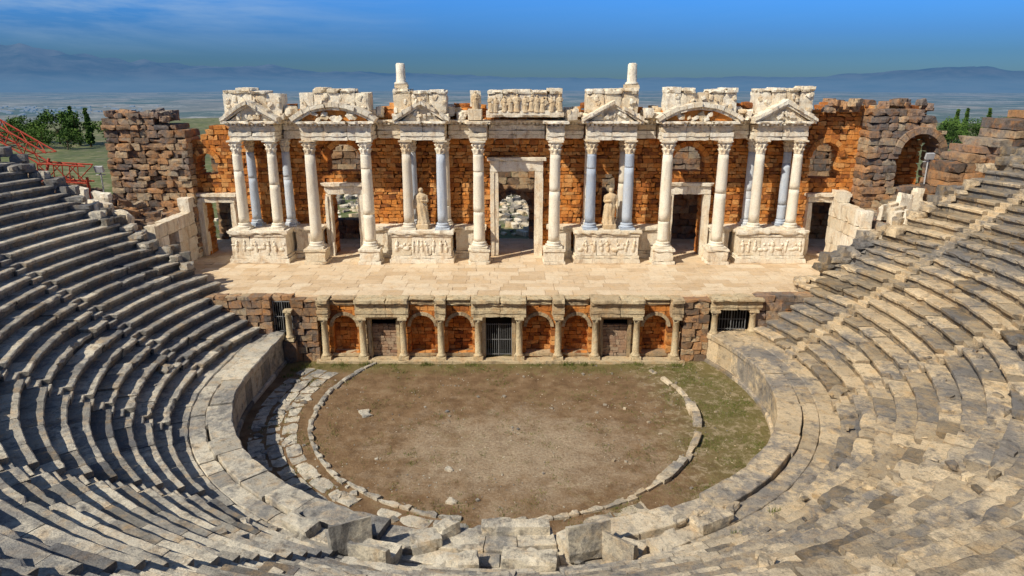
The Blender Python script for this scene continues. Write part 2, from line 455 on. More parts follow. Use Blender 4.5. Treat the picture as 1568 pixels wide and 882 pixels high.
for (x,y,s) in ((-6.9,29.5,.5),(-2.2,22.4,.35),(-6.6,22.6,.3),(-2.5,24.6,.3)):
    rbox(pb,x,y,.03,s*1.3,s,.14,rz=U(0,3),chip=.08,amp=.04,cell=.15,r=.8)
pb.build('pebbles',[M_SEAT])

mg,nt,b,_=mat_new('grass_blades'); t=NT(nt)
c=t.ramp(t.attr(),[(0,(.07,.09,.015)),(.6,(.14,.17,.035)),(1,(.28,.24,.09))]); t.L(c,b.inputs['Base Color'])
M_GRASS=mg
gr=MB()
def tuft(x,y,z,h,nb):
    for k in range(nb):
        a=U(0,6.28);px=x+U(-.12,.12);py=y+U(-.12,.12);w=U(.008,.016);l=h*U(.5,1.2);le=U(.1,.6)*l
        dx,dy=math.cos(a),math.sin(a)
        gr.add([Vector((px-dy*w,py+dx*w,z)),Vector((px+dy*w,py-dx*w,z)),Vector((px+dx*le,py+dy*le,z+l))],[(0,1,2)],R())
cnt=0
while cnt<4600:
    x=U(-12,12);y=U(19,35.6); q=math.hypot(x+.3,y-30.7)
    if q>11.9: continue
    wgt=.10+max(0,(y-33.8)*.3)+max(0,(x-6)*.07)+(.12 if q>9.3 and x>3 else 0)+(.08 if q>9.2 else 0)
    wgt*=2*max(.0,NZ(Vector((x*.8,y*.8,8)))+.15)
    if R()<wgt:
        tuft(x,y,0,U(.03,.10),6); cnt+=1
for (x,y,z) in ((6.9,17.9,1.7),(7.1,18,1.7),(8.5,19.3,1.65),(3.1,35.4,0),(-2.2,35.3,0),(7,35.4,0),(-9.4,35.4,0),(4.2,35.4,0),(-8,35.4,0),(9,35.3,0),(-4.6,35.4,0),(-11.6,34.6,0),(-11.8,33.9,0),(-11.3,35.2,0)):
    for k in range(16): tuft(x+U(-.35,.35),y+U(-.15,.1),z,U(.12,.3),6)
gr.build('grass_tufts',[M_GRASS])

# ---------------------------------------------------------------- proscenium
prosc=empty('proscenium_wall')
PX=[-10.36,-8.27,-6.03,-3.94,-1.88,.4,2.56,4.62,6.9,9.06]
pm=MB(); pc=MB()
def small_col(mb,x,y,z0,z1,r,m=0):
    rr=U(.7,1)
    box(mb,x-r*1.5,x+r*1.5,y-r*1.5,y+r*1.5,z0,z0+.18,m=m,r=rr,chip=.03)
    h=z1-z0
    lathe(mb,x,y,[(r*1.35,z0+.18),(r*1.4,z0+.24),(r*1.15,z0+.3),(r,z0+.36),(r*.97,z0+h*.5),(r*.88,z1-.32),(r*1.0,z1-.3),(r*.92,z1-.26),(r*1.25,z1-.14)],16,rr,m,.008)
    box(mb,x-r*1.4,x+r*1.4,y-r*1.4,y+r*1.4,z1-.14,z1,m=m,r=rr,chip=.03)
for x in PX: small_col(pc,x,35.98,.16,2.64,.19)
kinds=['n','d','n','n','g','n','n','d','n']
for k in range(9):
    x0,x1=PX[k],PX[k+1]; xc=(x0+x1)/2; w=x1-x0
    if kinds[k]=='n':
        masonry(pm,(0,36.32,0),0,x0,x1,.1,3.22,.35,ops=[(xc,1.36,.35,1.95,True)],ch=(.2,.32),bl=(.25,.6),jit=.02,amp=.012,chip=.03,m=1)
        archring(pm,xc,1.95,1.36,36.24,36.62,.16,0)
        masonry(pm,(0,36.95,0),0,xc-.8,xc+.8,.1,3.2,.2,ch=(.18,.28),bl=(.25,.5),jit=.015,amp=.01,chip=.03,m=1)
        for s in (-1,1): box(pm,xc+s*.8-.1,xc+s*.8+.1,36.66,36.98,.1,3.2,m=1)
        box(pm,xc-.7,xc+.7,36.66,36.95,2.7,3.2,m=1)
        box(pm,xc-.78,xc+.78,36.22,36.95,.2,.37,m=0)
    elif kinds[k]=='d':
        masonry(pm,(0,36.32,0),0,x0,x1,.1,2.62,.35,ops=[(xc,1.4,0,2.62,False)],ch=(.3,.45),bl=(.3,.8),jit=.02,m=0)
        masonry(pm,(0,36.5,0),0,xc-.7,xc+.7,.1,1.98,.25,ch=(.14,.2),bl=(.2,.45),jit=.02,amp=.01,chip=.02,m=2)
        for s in (-1,1): box(pm,xc+s*.78-.1,xc+s*.78+.1,36.2,36.45,.16,2.4,m=0)
        box(pm,xc-.9,xc+.9,36.2,36.45,2.403,2.62,m=0)
    else:
        masonry(pm,(0,36.32,0),0,x0,x1,.1,2.62,.35,ops=[(xc,1.5,0,2.62,False)],ch=(.3,.45),bl=(.3,.8),jit=.02,m=0)
        for s in (-1,1): box(pm,xc+s*.84-.11,xc+s*.84+.11,36.15,36.45,.16,2.6,m=0)
def pent(x0,x1,yf,z0,z1):
    u=x0
    while u<x1-.01:
        e=min(u+U(1.0,1.9),x1)
        if x1-e<.5: e=x1
        h=z1-z0; r=U(.3,1)
        box(pm,u+.004,e-.004,yf+.1,36.75,z0,z0+h*.2,m=0,r=r,cell=.3,chip=.03)
        box(pm,u+.004,e-.004,yf+.06,36.75,z0+h*.2+.003,z0+h*.4,m=0,r=r,cell=.3,chip=.03)
        box(pm,u+.004,e-.004,yf+.13,36.75,z0+h*.4+.003,z0+h*.68,m=0,r=r,cell=.3,chip=.03)
        box(pm,u+.004,e-.004,yf+.03,36.78,z0+h*.68+.003,z0+h*.8,m=0,r=min(1,r+.1),chip=.05,cell=.25)
        box(pm,u-.0,e-.003,yf-.08,36.8,z0+h*.8+.003,z1+U(-.02,.01),m=0,r=min(1,r+.1),chip=.07,cell=.2)
        u=e
secs=[(-10.7,-10.05,'s'),(-8.6,-5.68,'p'),(-4.25,-3.63,'s'),(-2.25,.78,'p'),(2.22,2.88,'s'),(4.3,7.25,'p'),(8.72,9.4,'s')]
for i,(a0,a1,k) in enumerate(secs):
    pent(a0,a1,35.72,2.64,3.66)
    if i<len(secs)-1: 
        b0=a1;b1=secs[i+1][0]; pent(b0+.035,b1-.035,36.15,3.2,3.64)
box(pm,-10.9,9.6,35.55,36.35,-.05,.16,m=0,cell=.5,mx=40,chip=.08)
masonry(pm,(0,35.95,0),0,-12.15,-10.72,0,3.6,.8,ch=(.3,.45),bl=(.4,.8),m=3)
masonry(pm,(0,35.98,0),0,-17.2,-13.25,1.4,3.75,.8,ch=(.35,.5),bl=(.5,1),m=3,top=lambda u:3.75)
masonry(pm,(0,35.9,0),0,9.42,10.85,0,3.6,.8,ch=(.3,.45),bl=(.4,.9),m=3)
masonry(pm,(0,36.1,0),0,13.3,18.2,1.4,3.8,.8,ch=(.4,.55),bl=(.6,1.2),m=3)
masonry(pm,(0,36.3,0),0,-13.3,-12.1,3.45,3.72,.6,m=3)
small_col(pc,11.15,35.95,1.5,3.05,.18); small_col(pc,13.25,36.0,1.6,3.05,.18)
pent(10.9,13.7,35.75,3.05,3.72)
small_col(pc,-12.25,35.8,1.3,3.1,.17)
box(pm,-12.6,-11.9,35.6,36.3,0,1.3,m=3)
box(pm,-22,22,38.2,38.4,-.2,3.5,m=4,cell=2)  # near-black sheet behind the openings, standing in for the room's shade
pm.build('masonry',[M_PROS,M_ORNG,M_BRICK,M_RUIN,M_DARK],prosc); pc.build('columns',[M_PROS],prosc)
M_IRON=simple('grey_iron',(.2,.2,.2),.5,.2)
def gate(name,x0,x1,y,z0,z1,n,mid=True):
    g=MB(); 
    for k in range(n+1):
        x=x0+(x1-x0)*k/n; tube(g,(x,y,z0),(x,y,z1),.016 if 0<k<n else .03)
    for z in (z0+.08,(z0+z1)/2,z1-.06): tube(g,(x0,y,z),(x1,y,z),.022)
    if mid: tube(g,((x0+x1)/2,y-.01,z0),((x0+x1)/2,y-.01,z1),.035)
    g.build(name,[M_IRON])
gate('iron_gate',-1.45,-.03,36.4,.18,2.1,12)
gate('iron_gate',-13.2,-12.2,36.3,1.6,3.45,8)
gate('iron_gate',11.4,13.0,36.4,1.7,3.0,10)

# ---------------------------------------------------------------- stage floor
sf=MB(); y=36.7
box(sf,-24,24,36.6,50.9,3.3,3.6,cell=5,amp=0,chip=0,r=.3)
while y<50.9:
    h=U(.6,1.0); x=-24+U(0,1)
    while x<24:
        l=U(.7,1.8)
        box(sf,x+.004,x+l-.004,y+.004,y+h-.004,3.5,3.66+U(-.006,.005),cell=.6,amp=.005,chip=.02,r=R())
        x+=l
    y+=h
sf.build('stage_floor',[M_PAVE])

# ---------------------------------------------------------------- scaenae frons
fr=empty('roman_stage_building'); CXF=.3
ZS=3.66
wall=MB(); marb=MB(); cols=MB()
doors=[(CXF,2.4,ZS,9.4,False),(CXF-11.45,1.75,ZS,7.9,False),(CXF+11.45,2.0,ZS,7.9,False),(CXF-20.0,1.8,ZS,7.4,False),(CXF+20.7,1.9,ZS,7.4,False)]
holes=[(CXF-11.3,2.3,9.3,10.0,True),(CXF+11.3,2.2,9.3,9.9,True),(CXF+6.2,1.0,6.2,8.6,True),(CXF-20.4,1.3,9.1,9.9,True),(CXF+20.3,1.9,8.9,10.3,True)]
def wtop(u):
    if abs(u)<18.6: return 13.1+.5*NZ(Vector((u*.9,2,0)))
    if u<0: return 12.2+ .9*NZ(Vector((u*.8,5,0))) - max(0,(-u-19.2))*.5
    return 13.5+.6*NZ(Vector((u*.8,7,0)))
masonry(wall,(0,46,0),0,-21.9,26.8,ZS,14.2,1.3,ops=doors+holes,top=wtop,ch=(.18,.34),bl=(.22,.7),jit=.04,amp=.015,chip=.05)
masonry(wall,(0,51,0),0,-22,24,ZS,11.6,1,ops=[(CXF-.2,2.3,ZS,5.9,True),(-12.4,2.0,5.0,6.6,True),(-20.5,1.6,ZS,5.5,True)],top=lambda u:10.8+.8*NZ(Vector((u*.3,0,3))),ch=(.4,.6),bl=(.7,1.4),jit=.05,m=1)
archring(wall,CXF-.2,5.9,2.3,50.85,51.9,.3,1)
for o in holes[:2]+holes[3:]: archring(wall,o[0],o[3],o[1],45.85,46.7,.3,0,9)
wall.build('ochre_masonry_wall',[M_ORNG,M_RUIN],fr)

def frame(xc,w,z0,z1,y=45.7,t=.42,lint=.55,m=0):
    r=U(.5,1)
    for s in (-1,1):
        x=xc+s*(w/2+t/2)
        box(marb,x-t/2,x+t/2,y,46.3,z0,z1,m=m,r=r); 
        box(marb,min(x,x+s*t/2),max(x,x+s*t/2),y-.07,y-.003,z0,z1-.02,m=m,r=r,cell=.6)
    box(marb,xc-w/2-t,xc+w/2+t,y-.03,46.3,z1+.003,z1+lint,m=m,r=U(.5,1),chip=.08,cell=.3)
    box(marb,xc-w/2-t-.18,xc+w/2+t+.18,y-.2,46.2,z1+lint+.003,z1+lint+.22,m=m,r=U(.5,1),chip=.1,cell=.3)
frame(CXF,2.4,ZS,9.35,t=.55,lint=.7)
frame(CXF-11.45,1.75,ZS,7.85); frame(CXF+11.45,2.0,ZS,7.85)
frame(CXF-20.0,1.8,ZS,7.3,t=.35,lint=.4); frame(CXF+20.7,1.9,ZS,7.3,t=.35,lint=.4)
def blob(mb,c,rx,ry,rz,r):
    vs=[];fs=[]
    for i in range(5):
        ph=math.pi*i/4
        for j in range(8):
            th=2*math.pi*j/8
            vs.append(c+Vector((rx*math.sin(ph)*math.cos(th),-ry*math.sin(ph)*max(-.2,math.sin(th)),rz*math.cos(ph))))
    for i in range(4):
        for j in range(8): fs.append((i*8+j,i*8+(j+1)%8,(i+1)*8+(j+1)%8,(i+1)*8+j))
    mb.add(vs,fs,r,0,True)
def podium(x0,x1,yf,yb,z0,z1,relief=True):
    r=U(.5,.9)
    box(marb,x0-.16,x1+.16,yf-.16,yb,z0,z0+.3,r=r,chip=.07,cell=.3)
    box(marb,x0-.08,x1+.08,yf-.08,yb,z0+.303,z0+.48,r=r,cell=.35)
    n=max(1,round((x1-x0)/1.3))
    for k in range(n):
        a=x0+(x1-x0)*k/n; b_=x0+(x1-x0)*(k+1)/n
        box(marb,a+.003,b_-.003,yf,yb,z0+.483,z1-.4,r=U(.4,1),cell=.3,amp=.02)
    box(marb,x0-.07,x1+.07,yf-.07,yb,z1-.397,z1-.25,r=r,cell=.35)
    box(marb,x0-.18,x1+.18,yf-.18,yb,z1-.247,z1,r=r,chip=.1,cell=.2,amp=.02)
    if relief:
        k=x0+.3; zc=(z0+.48+z1-.4)/2
        while k<x1-.25:
            t_=R()
            if t_<.65:
                ln=U(-.12,.12)
                blob(marb,Vector((k,yf,zc-.18)),U(.09,.15),.07,U(.2,.3),r); blob(marb,Vector((k+ln*.5,yf,zc+.1)),U(.08,.14),.08,.2,r)
                blob(marb,Vector((k+ln,yf,zc+.36*U(.8,1))),.065,.08,.08,r); blob(marb,Vector((k+U(-.2,.2),yf,zc+U(-.1,.2))),.16,.05,.05,r)
            else:
                blob(marb,Vector((k,yf,zc-U(.0,.25))),U(.2,.3),.07,U(.1,.16),r); blob(marb,Vector((k+.2,yf,zc+.12)),.09,.07,.1,r)
            k+=U(.24,.5)
ZP=5.82
pods=[(CXF-18.5,CXF-14.95),(CXF-8.1,CXF-4.25),(CXF+3.85,CXF+7.9),(CXF+14.4,CXF+18.7)]
for x0,x1 in pods: podium(x0,x1,43.8,46.2,ZS,ZP)
dado=[(CXF-14.75,CXF-13.0),(CXF-10.0,CXF-8.3),(CXF-4.05,CXF-2.2),(CXF+2.2,CXF+3.65),(CXF+8.1,CXF+9.9),(CXF+13.0,CXF+14.2)]
for x0,x1 in dado: podium(x0,x1,45.2,46.15,ZS,ZP,False)

def capital(mb,x,y,z0,z1,r,m,rnd):
    h=z1-z0; N=48
    prof=[(r*.9,z0),(r*1.02,z0+.02*h),(r*.92,z0+.06*h),(r*1.0,z0+.1*h),(r*1.06,z0+.25*h),(r*1.28,z0+.36*h),(r*1.22,z0+.4*h),(r*1.02,z0+.41*h),(r*1.1,z0+.55*h),(r*1.42,z0+.68*h),(r*1.34,z0+.72*h),(r*1.1,z0+.73*h),(r*1.25,z0+.8*h),(r*1.5,z0+.88*h)]
    def mod(a,z):
        t=(z-z0)/h
        if t<.09: return 1
        if t<.405: return .93+.13*math.cos(8*a)
        if t<.725: return .93+.13*math.cos(8*a+math.pi)
        return .92+.14*abs(math.cos(2*a+math.pi/2)) 
    lathe(mb,x,y,prof,N,rnd,m,.02,mod)
    s=r*1.5
    box(mb,x-s,x+s,y-s,y+s,z0+.885*h,z1,m=m,r=rnd,chip=.06,cell=.25)
def column(x,y,z0,z1,r,m=0,ped=0):
    rnd=R()
    if ped>0:
        s=r*1.75
        box(cols,x-s-.08,x+s+.08,y-s-.08,y+s+.08,z0,z0+.2,m=3,r=rnd,chip=.06,cell=.3)
        box(cols,x-s,x+s,y-s,y+s,z0+.203,z0+ped-.15,m=3,r=rnd,cell=.3)
        box(cols,x-s-.07,x+s+.07,y-s-.07,y+s+.07,z0+ped-.147,z0+ped,m=3,r=rnd,chip=.06,cell=.3)
        z0+=ped
    s=r*1.45
    box(cols,x-s,x+s,y-s,y+s,z0,z0+.13,m=m,r=rnd,chip=.04,cell=.3)
    zc=z1-.85
    prof=[(r*1.35,z0+.13),(r*1.42,z0+.18),(r*1.38,z0+.23),(r*1.18,z0+.26),(r*1.15,z0+.3),(r*1.25,z0+.34),(r*1.2,z0+.39),(r*1.04,z0+.43)]
    lathe(cols,x,y,prof,28,rnd,m,.006)
    zz=z0+.43; H=zc-zz; nb=random.choice([1,2,2,3]); cuts=sorted([U(.2,.85) for _ in range(nb-1)])+[1]
    p=0
    for c in cuts:
        pr=[]
        for q in range(9):
            t=p+(c-p)*q/8; pr.append((r*(1-.13*t**1.5),zz+H*t))
        pr[0]=(pr[0][0]*.985,pr[0][1]+.004); pr[-1]=(pr[-1][0]*.985,pr[-1][1]-.004)
        lathe(cols,x,y,pr,28,min(1,max(0,rnd+U(-.35,.35))),m,.012); p=c
    capital(cols,x,y,zc,z1,r*.87,3,rnd)
ZC=11.5
for s in (-1,1):
    for o in (2.42,9.5,13.0): column(CXF+s*o,44.0,ZS,ZC,.37,0,1.0)
for xx,mm in ((CXF-17.7,0),(CXF-15.5,0),(CXF-6.98,0),(CXF-4.8,1),(CXF+4.75,1),(CXF+7.15,1),(CXF+15.4,0),(CXF+17.8,0)):
    column(xx,44.3,ZP,ZC,.33,mm)
for xx,mm in ((CXF-17.3,1),(CXF-15.0,1),(CXF-6.8,1),(CXF-4.65,0),(CXF+4.7,0),(CXF+6.95,0),(CXF+15.3,1),(CXF+17.6,1)):
    column(xx,45.5,ZP,ZC,.29,mm)
cols.build('corinthian_columns',[M_COL,M_BLUE,M_COL,M_MARB],fr)

def entab(x0,x1,yf,yb=46.1,z0=11.5):
    n=max(1,round((x1-x0)/1.6))
    for k in range(n):
        a=x0+(x1-x0)*k/n+.003; b_=x0+(x1-x0)*(k+1)/n-.003; r=U(.4,1); dy=U(-.03,.03)
        box(marb,a,b_,yf+.2+dy,yb,z0,z0+.24,r=r,cell=.3,chip=.06)
        box(marb,a,b_,yf+.15+dy,yb,z0+.243,z0+.5,r=r,cell=.3)
        box(marb,a,b_,yf+.21+dy,yb,z0+.503,z0+.84,r=U(.2,1),cell=.2,amp=.045)
        box(marb,a,b_,yf+.1,yb,z0+.843,z0+.9,r=r,cell=.35)
        box(marb,a-(.26 if k==0 else 0),b_+(.26 if k==n-1 else 0),yf-.22+dy,yb,z0+1.03,z0+1.18,r=r,chip=.16,cell=.17,amp=.025,mx=20)
    box(marb,x0+.0,x1-.0,yf+.12,yb-.01,z0+.92,z0+1.03,r=.3,cell=1)
    q=x0-.05
    while q<x1:
        if R()<.93: box(marb,q,q+.14,yf-.05,yf+.14,z0+.915,z0+1.028,cell=1,amp=.004,chip=.01,r=.8)
        q+=.26
def tri_ped(x0,x1,yf,zb,rise):
    xc=(x0+x1)/2; a0=x0-.32;a1=x1+.32; t=.24
    ns=6; miss=random.choice([None,2,4])
    for s in (-1,1):
        e=a0 if s<0 else a1
        for k in range(ns):
            f0=k/ns;f1=(k+1)/ns
            P=lambda f:(e+(xc-e)*f, zb+rise*f)
            (xa,za),(xb,zb2)=P(f0),P(f1)
            tt=t+U(-.07,.03); yo=U(-.05,.12)
            if not (s>0 and k==miss):
                prism(marb,[(xa,za-.0),(xb,zb2-.02),(xb,zb2+tt),(xa,za+tt+U(-.04,.04))],yf-.3+yo,yf+.7,U(.4,1),0,.045)
            prism(marb,[(xa,za-.16),(xb,zb2-.16),(xb,zb2-.022),(xa,za-.022)],yf-.1,yf+.69,U(.4,1),0,.03)
    prism(marb,[(a0+.5,zb+.02),(a1-.5,zb+.02),(xc,zb+rise-.1)],yf+.12,yf+.68,U(.2,.6),0,.04)
    for k in range(9):
        x=xc+U(-1,1)*(x1-x0)*.28; z=zb+.15+U(0,.35)
        rbox(marb,x,yf+.08,z,U(.12,.3),.25,U(.15,.4),ry=U(-.8,.8),chip=.1,amp=.06,cell=.1)
def arc_ped(x0,x1,yf,zb,rise):
    xc=(x0+x1)/2; hw=(x1-x0)/2+.32; Rr=(hw*hw+rise*rise)/(2*rise); zc=zb+rise-Rr; th=math.asin(hw/Rr); n=12
    for k in range(n):
        a0=-th+2*th*k/n+.003;a1=-th+2*th*(k+1)/n-.003
        for (r0,r1,yo) in ((Rr,Rr+.26,-.3),(Rr-.17,Rr-.003,-.1)):
            r1_=r1+(U(-.07,.03) if yo<-.2 else 0)
            prism(marb,[(xc+r*math.sin(a),zc+r*math.cos(a)) for r,a in ((r0,a0),(r1_,a0),(r1_,a1),(r0,a1))],yf+yo+U(-.05,.1),yf+.7,U(.4,1),0,.04)
    pts=[(xc-hw+.5,zb+.02),(xc+hw-.5,zb+.02)]+[(xc+(Rr-.15)*math.sin(a),zc+(Rr-.15)*math.cos(a)) for a in [th*.75*(1-2*i/8) for i in range(9)]]
    prism(marb,pts,yf+.15,yf+.68,.6,1,.03)
    for k in range(12):
        rbox(marb,xc+U(-1,1)*(x1-x0)*.3,yf+.1,zb+U(.1,.45),U(.15,.5),.28,U(.12,.35),ry=U(-.8,.8),chip=.12,amp=.07,cell=.1)
def upper(x0,x1,yf,z0,z1):
    r=U(.5,1)
    box(marb,x0-.12,x1+.12,yf-.1,yf+1.5,z0,z0+.4,r=r,chip=.14,cell=.2,amp=.04,mx=24)
    n=max(1,round((x1-x0)/.95))
    for k in range(n):
        a=x0+(x1-x0)*k/n;b_=x0+(x1-x0)*(k+1)/n
        box(marb,a+.004,b_-.004,yf+U(-.03,.05),yf+1.45,z0+.403,z1-.3,r=U(.2,1),cell=.2,amp=.045,chip=.08)
        dd=U(-.14,.06)
        if R()<.9: box(marb,a-.0,b_-.006,yf-.14+U(-.05,.1),yf+1.5,z1-.297,z1+dd,r=U(.3,1),chip=.2,cell=.18,amp=.04)
        for q in range(3):
            rbox(marb,U(a+.1,b_-.1),yf,U(z0+.55,z1-.45),U(.1,.35),.16,U(.15,.4),ry=U(-.8,.8),chip=.1,amp=.05,cell=.1)
for x0,x1 in ((CXF-18.0,CXF-15.1),(CXF-7.3,CXF-4.5),(CXF+4.4,CXF+7.5),(CXF+15.0,CXF+18.2)):
    entab(x0,x1,43.9); tri_ped(x0,x1,43.9,12.68,1.05)
for s in (-1,1):
    x0,x1=sorted((CXF+s*9.05,CXF+s*13.45)); entab(x0,x1,43.6); arc_ped(x0,x1,43.6,12.68,.85)
    x0,x1=CXF+s*2.42-.55,CXF+s*2.42+.55; entab(x0,x1,43.6)
for x0,x1 in ((-15.05,-13.5),(-9.0,-7.35),(-4.45,-3.0),(-1.85,1.85),(3.0,4.35),(7.55,9.0),(13.5,14.95)):
    entab(CXF+x0+.03,CXF+x1-.03,45.3,z0=11.497)
upper(-18.0,-14.4,44.6,12.7,14.6); upper(-13.2,-8.9,44.5,12.7,14.65); upper(-7.4,-4.1,44.6,12.7,14.6)
upper(4.65,7.9,44.6,12.7,14.6); upper(9.6,14.0,44.5,12.7,14.65); upper(15.3,18.8,44.6,12.7,14.7)
upper(-1.5,3.1,44.2,12.9,14.6); 
box(marb,-2.75,-1.85,43.9,45,12.7,13.4,chip=.12); box(marb,-2.6,-1.95,44.25,45,13.4,14.5,chip=.2,amp=.06,cell=.2)
for k in range(90):
    x=U(-18,18.5); rbox(marb,x,U(45.6,46.8),U(13,13.6),U(.4,1),U(.4,.8),U(.3,.5),rz=U(-.4,.4),m=1,chip=.12,amp=.05,cell=.25)
for k in range(36):
    x=random.choice([U(-9,-7.6),U(-4,-3),U(3.3,4.5),U(8,9.3),U(-14.3,-13.4),U(14.1,15)]); rbox(marb,x,U(44.7,45.8),12.75+U(.1,.5),U(.3,.8),U(.4,.8),U(.3,.7),rz=U(-.4,.4),rx=U(-.2,.2),m=0,chip=.18,amp=.06,cell=.18)
for x in (-6.95,7.5):
    box(marb,x-.45,x+.45,44.7,45.6,14.6,14.85,chip=.08)
    lathe(marb,x,45.15,[(.42,14.85),(.42,14.95),(.3,15.02),(.29,15.5),(.28,16.05),(.2,16.12)],20,.8,0,.015)
marb.build('marble_entablature_and_podia',[M_MARB,M_ORNG],fr)

def figure(mb,x,y,z,h,ph=0,arm=True,head=True,flat=1.0):
    S=lambda f:z+f*h
    rings=[(0,.17,.13),(.03,.19,.15),(.12,.165,.13),(.25,.155,.12),(.4,.16,.12),(.5,.165,.12),(.58,.14,.10),(.66,.145,.11),(.74,.165,.115),(.8,.16,.10),(.835,.10,.075),(.855,.055,.055),(.89,.05,.05)]
    n=36;vs=[];fs=[]
    for i,(f,a,b_) in enumerate(rings):
        sway=.02*math.sin(f*5+ph)*h
        for k in range(n):
            th=2*math.pi*k/n
            fold=1+(.08*math.cos(9*th+f*6+ph)+.05*math.cos(5*th-f*9))*(1-f)**.4*(1 if f<.8 else 0)
            vs.append(Vector((x+sway+a*h*fold*math.cos(th),y+b_*h*fold*math.sin(th)*flat,S(f))))
    for i in range(len(rings)-1):
        for k in range(n): fs.append((i*n+k,i*n+(k+1)%n,(i+1)*n+(k+1)%n,(i+1)*n+k))
    fs.append(tuple(range(n))[::-1]); fs.append(tuple(range((len(rings)-1)*n,len(rings)*n)))
    mb.add(vs,fs,.7,0,True)
    sw=.02*math.sin(.85*5+ph)*h
    if head:
        pr=[(.004,S(.855)),(.04*h,S(.867)),(.055*h,S(.89)),(.066*h,S(.92)),(.068*h,S(.95)),(.056*h,S(.98)),(.025*h,S(1.0)),(.004,S(1.003))]
        lathe(mb,x+sw,y,pr,16,.7,0)
        rbox(mb,x+sw,y-.068*h,S(.925),.025*h,.03*h,.04*h,amp=0,chip=.005)
    if arm:
        for s in (-1,1):
            sh=Vector((x+sw+s*.145*h,y,S(.79))); el=sh+Vector((s*.03*h,-.02*h,-.17*h))
            hd=el+(Vector((-s*.12*h,-.1*h,.03*h)) if (s>0)==(ph<3) else Vector((0,-.05*h,-.15*h)))
            tube(mb,sh,el,.045*h,10,r2=.038*h); tube(mb,el,hd,.038*h,10,r2=.026*h)
            tube(mb,hd,hd+(hd-el).normalized()*.05*h,.028*h,8,r2=.018*h)
def fin(ob,vox=.03):
    md=ob.modifiers.new('r','REMESH'); md.mode='VOXEL'; md.voxel_size=vox; md.use_smooth_shade=True
for x,ph in ((-5.85,1.0),(6.35,4.0)):
    s=MB(); figure(s,x,44.5,ZP+.3,2.35,ph); box(s,x-.42,x+.42,44.1,44.9,ZP,ZP+.32,chip=.03)
    fin(s.build('statue',[M_MARB]),.025)
fz=MB(); k=-1.3
while k<3.0:
    figure(fz,k,44.18,13.2+U(-.03,.05),1.12*U(.8,1.0),U(0,6),True,R()<.65,.9); k+=U(.3,.55)
fin(fz.build('frieze_figures',[M_MARB],fr),.03)
s=MB(); figure(s,-2.25,44.1,13.2,1.3,2,True,True); fin(s.build('statue',[M_MARB]),.03)

# ---------------------------------------------------------------- ruined side buildings
lw=MB()
masonry(lw,(0,45.2,0),0,-26.2,-20.9,4,13.3,2.2,top=lambda u:12.9+.7*NZ(Vector((u*1.1,1,1)))-max(0,u+22.2)*1.1,ch=(.3,.5),bl=(.4,1.1),jit=.13,amp=.04,chip=.1,cell=.3)
for k in range(40): rbox(lw,U(-26,-22),U(45.3,47),U(12.6,13.1),U(.4,.9),U(.4,.8),U(.3,.5),rz=U(0,3),rx=U(-.2,.2),chip=.12,amp=.05,cell=.25)
for k in range(160):
    x=U(-30,-21.8); y=U(39,45); rbox(lw,x,y,6.2+(-x-22)*.38+U(-.2,.3),U(.4,1.2),U(.4,1),U(.3,.8),rz=U(0,3),rx=U(-.3,.3),chip=.13,amp=.05,cell=.3)
box(lw,-34,-21.9,38.3,45.2,3,6.2,cell=.8,amp=.2,mx=16,r=.5)
lw.build('ruined_tower_wall',[M_RUIN])
lv=MB()
masonry(lv,(-21.7,46,0),-math.pi/2,0,7.6,ZS,8.0,.7,ops=[(3.9,1.25,ZS,6.1,False)],top=lambda u:7.6-u*.22+.5*NZ(Vector((u,0,0))),ch=(.6,.95),bl=(.8,1.5),jit=.04,amp=.02,rr=(.3,1))
Mx=Matrix.Translation((-21.7,46,0))@Matrix.Rotation(-math.pi/2,4,'Z')
for s in (-1,1): box(lv,3.9+s*.78-.15,3.9+s*.78+.15,-.12,.2,ZS,6.1,M=Mx)
box(lv,2.9,4.9,-.18,.3,6.103,6.45,M=Mx,chip=.1)
for k in range(12):
    x=U(-26.5,-22.3); rbox(lv,x,U(38.8,42),7.0+(-x-22)*.35,U(.6,1.2),.35,U(.9,1.7),rz=U(-.6,.2),rx=U(-.15,.15),ry=U(-.2,.2),chip=.12,amp=.03,cell=.3,r=U(.3,1))
lv.build('stage_wing_wall',[M_MARB])
rw=MB()
masonry(rw,(0,44.6,0),0,22.6,27.4,4,13.8,2.0,ops=[(25.9,2.6,8.6,10.6,True)],top=lambda u:13.3+.7*NZ(Vector((u*1.1,4,1)))-max(0,u-26)*.9,ch=(.3,.5),bl=(.4,1.2),jit=.1,amp=.035,chip=.1,cell=.35)
archring(rw,25.9,10.6,2.6,44.4,46,.4,0)
for k in range(30): rbox(rw,U(20,27),U(45.3,47),U(13.3,13.8),U(.4,1),U(.4,.8),U(.3,.5),rz=U(0,3),chip=.12,amp=.05,cell=.25)
masonry(rw,(0,40.2,0),0,25.4,36,8,15,3,top=lambda u:10.6+(u-25.5)*.55+.7*NZ(Vector((u*.7,4,6))),ch=(.4,.6),bl=(.7,1.8),jit=.25,amp=.04,chip=.1,m=0)
box(rw,21.9,38,38.2,44.5,3,6.0,cell=.8,amp=.2,mx=16,r=.5)
for k in range(190):
    x=U(22,31); y=U(38.0,44.4); rbox(rw,x,y,6.0+(x-22)*.45+U(-.2,.3),U(.4,1.3),U(.4,1),U(.3,.8),rz=U(0,3),rx=U(-.3,.3),chip=.13,amp=.05,cell=.3,m=random.choice([0,1]))
rw.build('ruined_tower_wall',[M_RUIN,M_SEAT])
rv=MB()
masonry(rv,(22.0,38.3,0),math.pi/2,0,7.7,ZS,8.4,.7,top=lambda u:5.6+u*.35+.6*NZ(Vector((u,3,0))),ch=(.7,1.1),bl=(.8,1.5),jit=.04,amp=.02,rr=(.3,1))
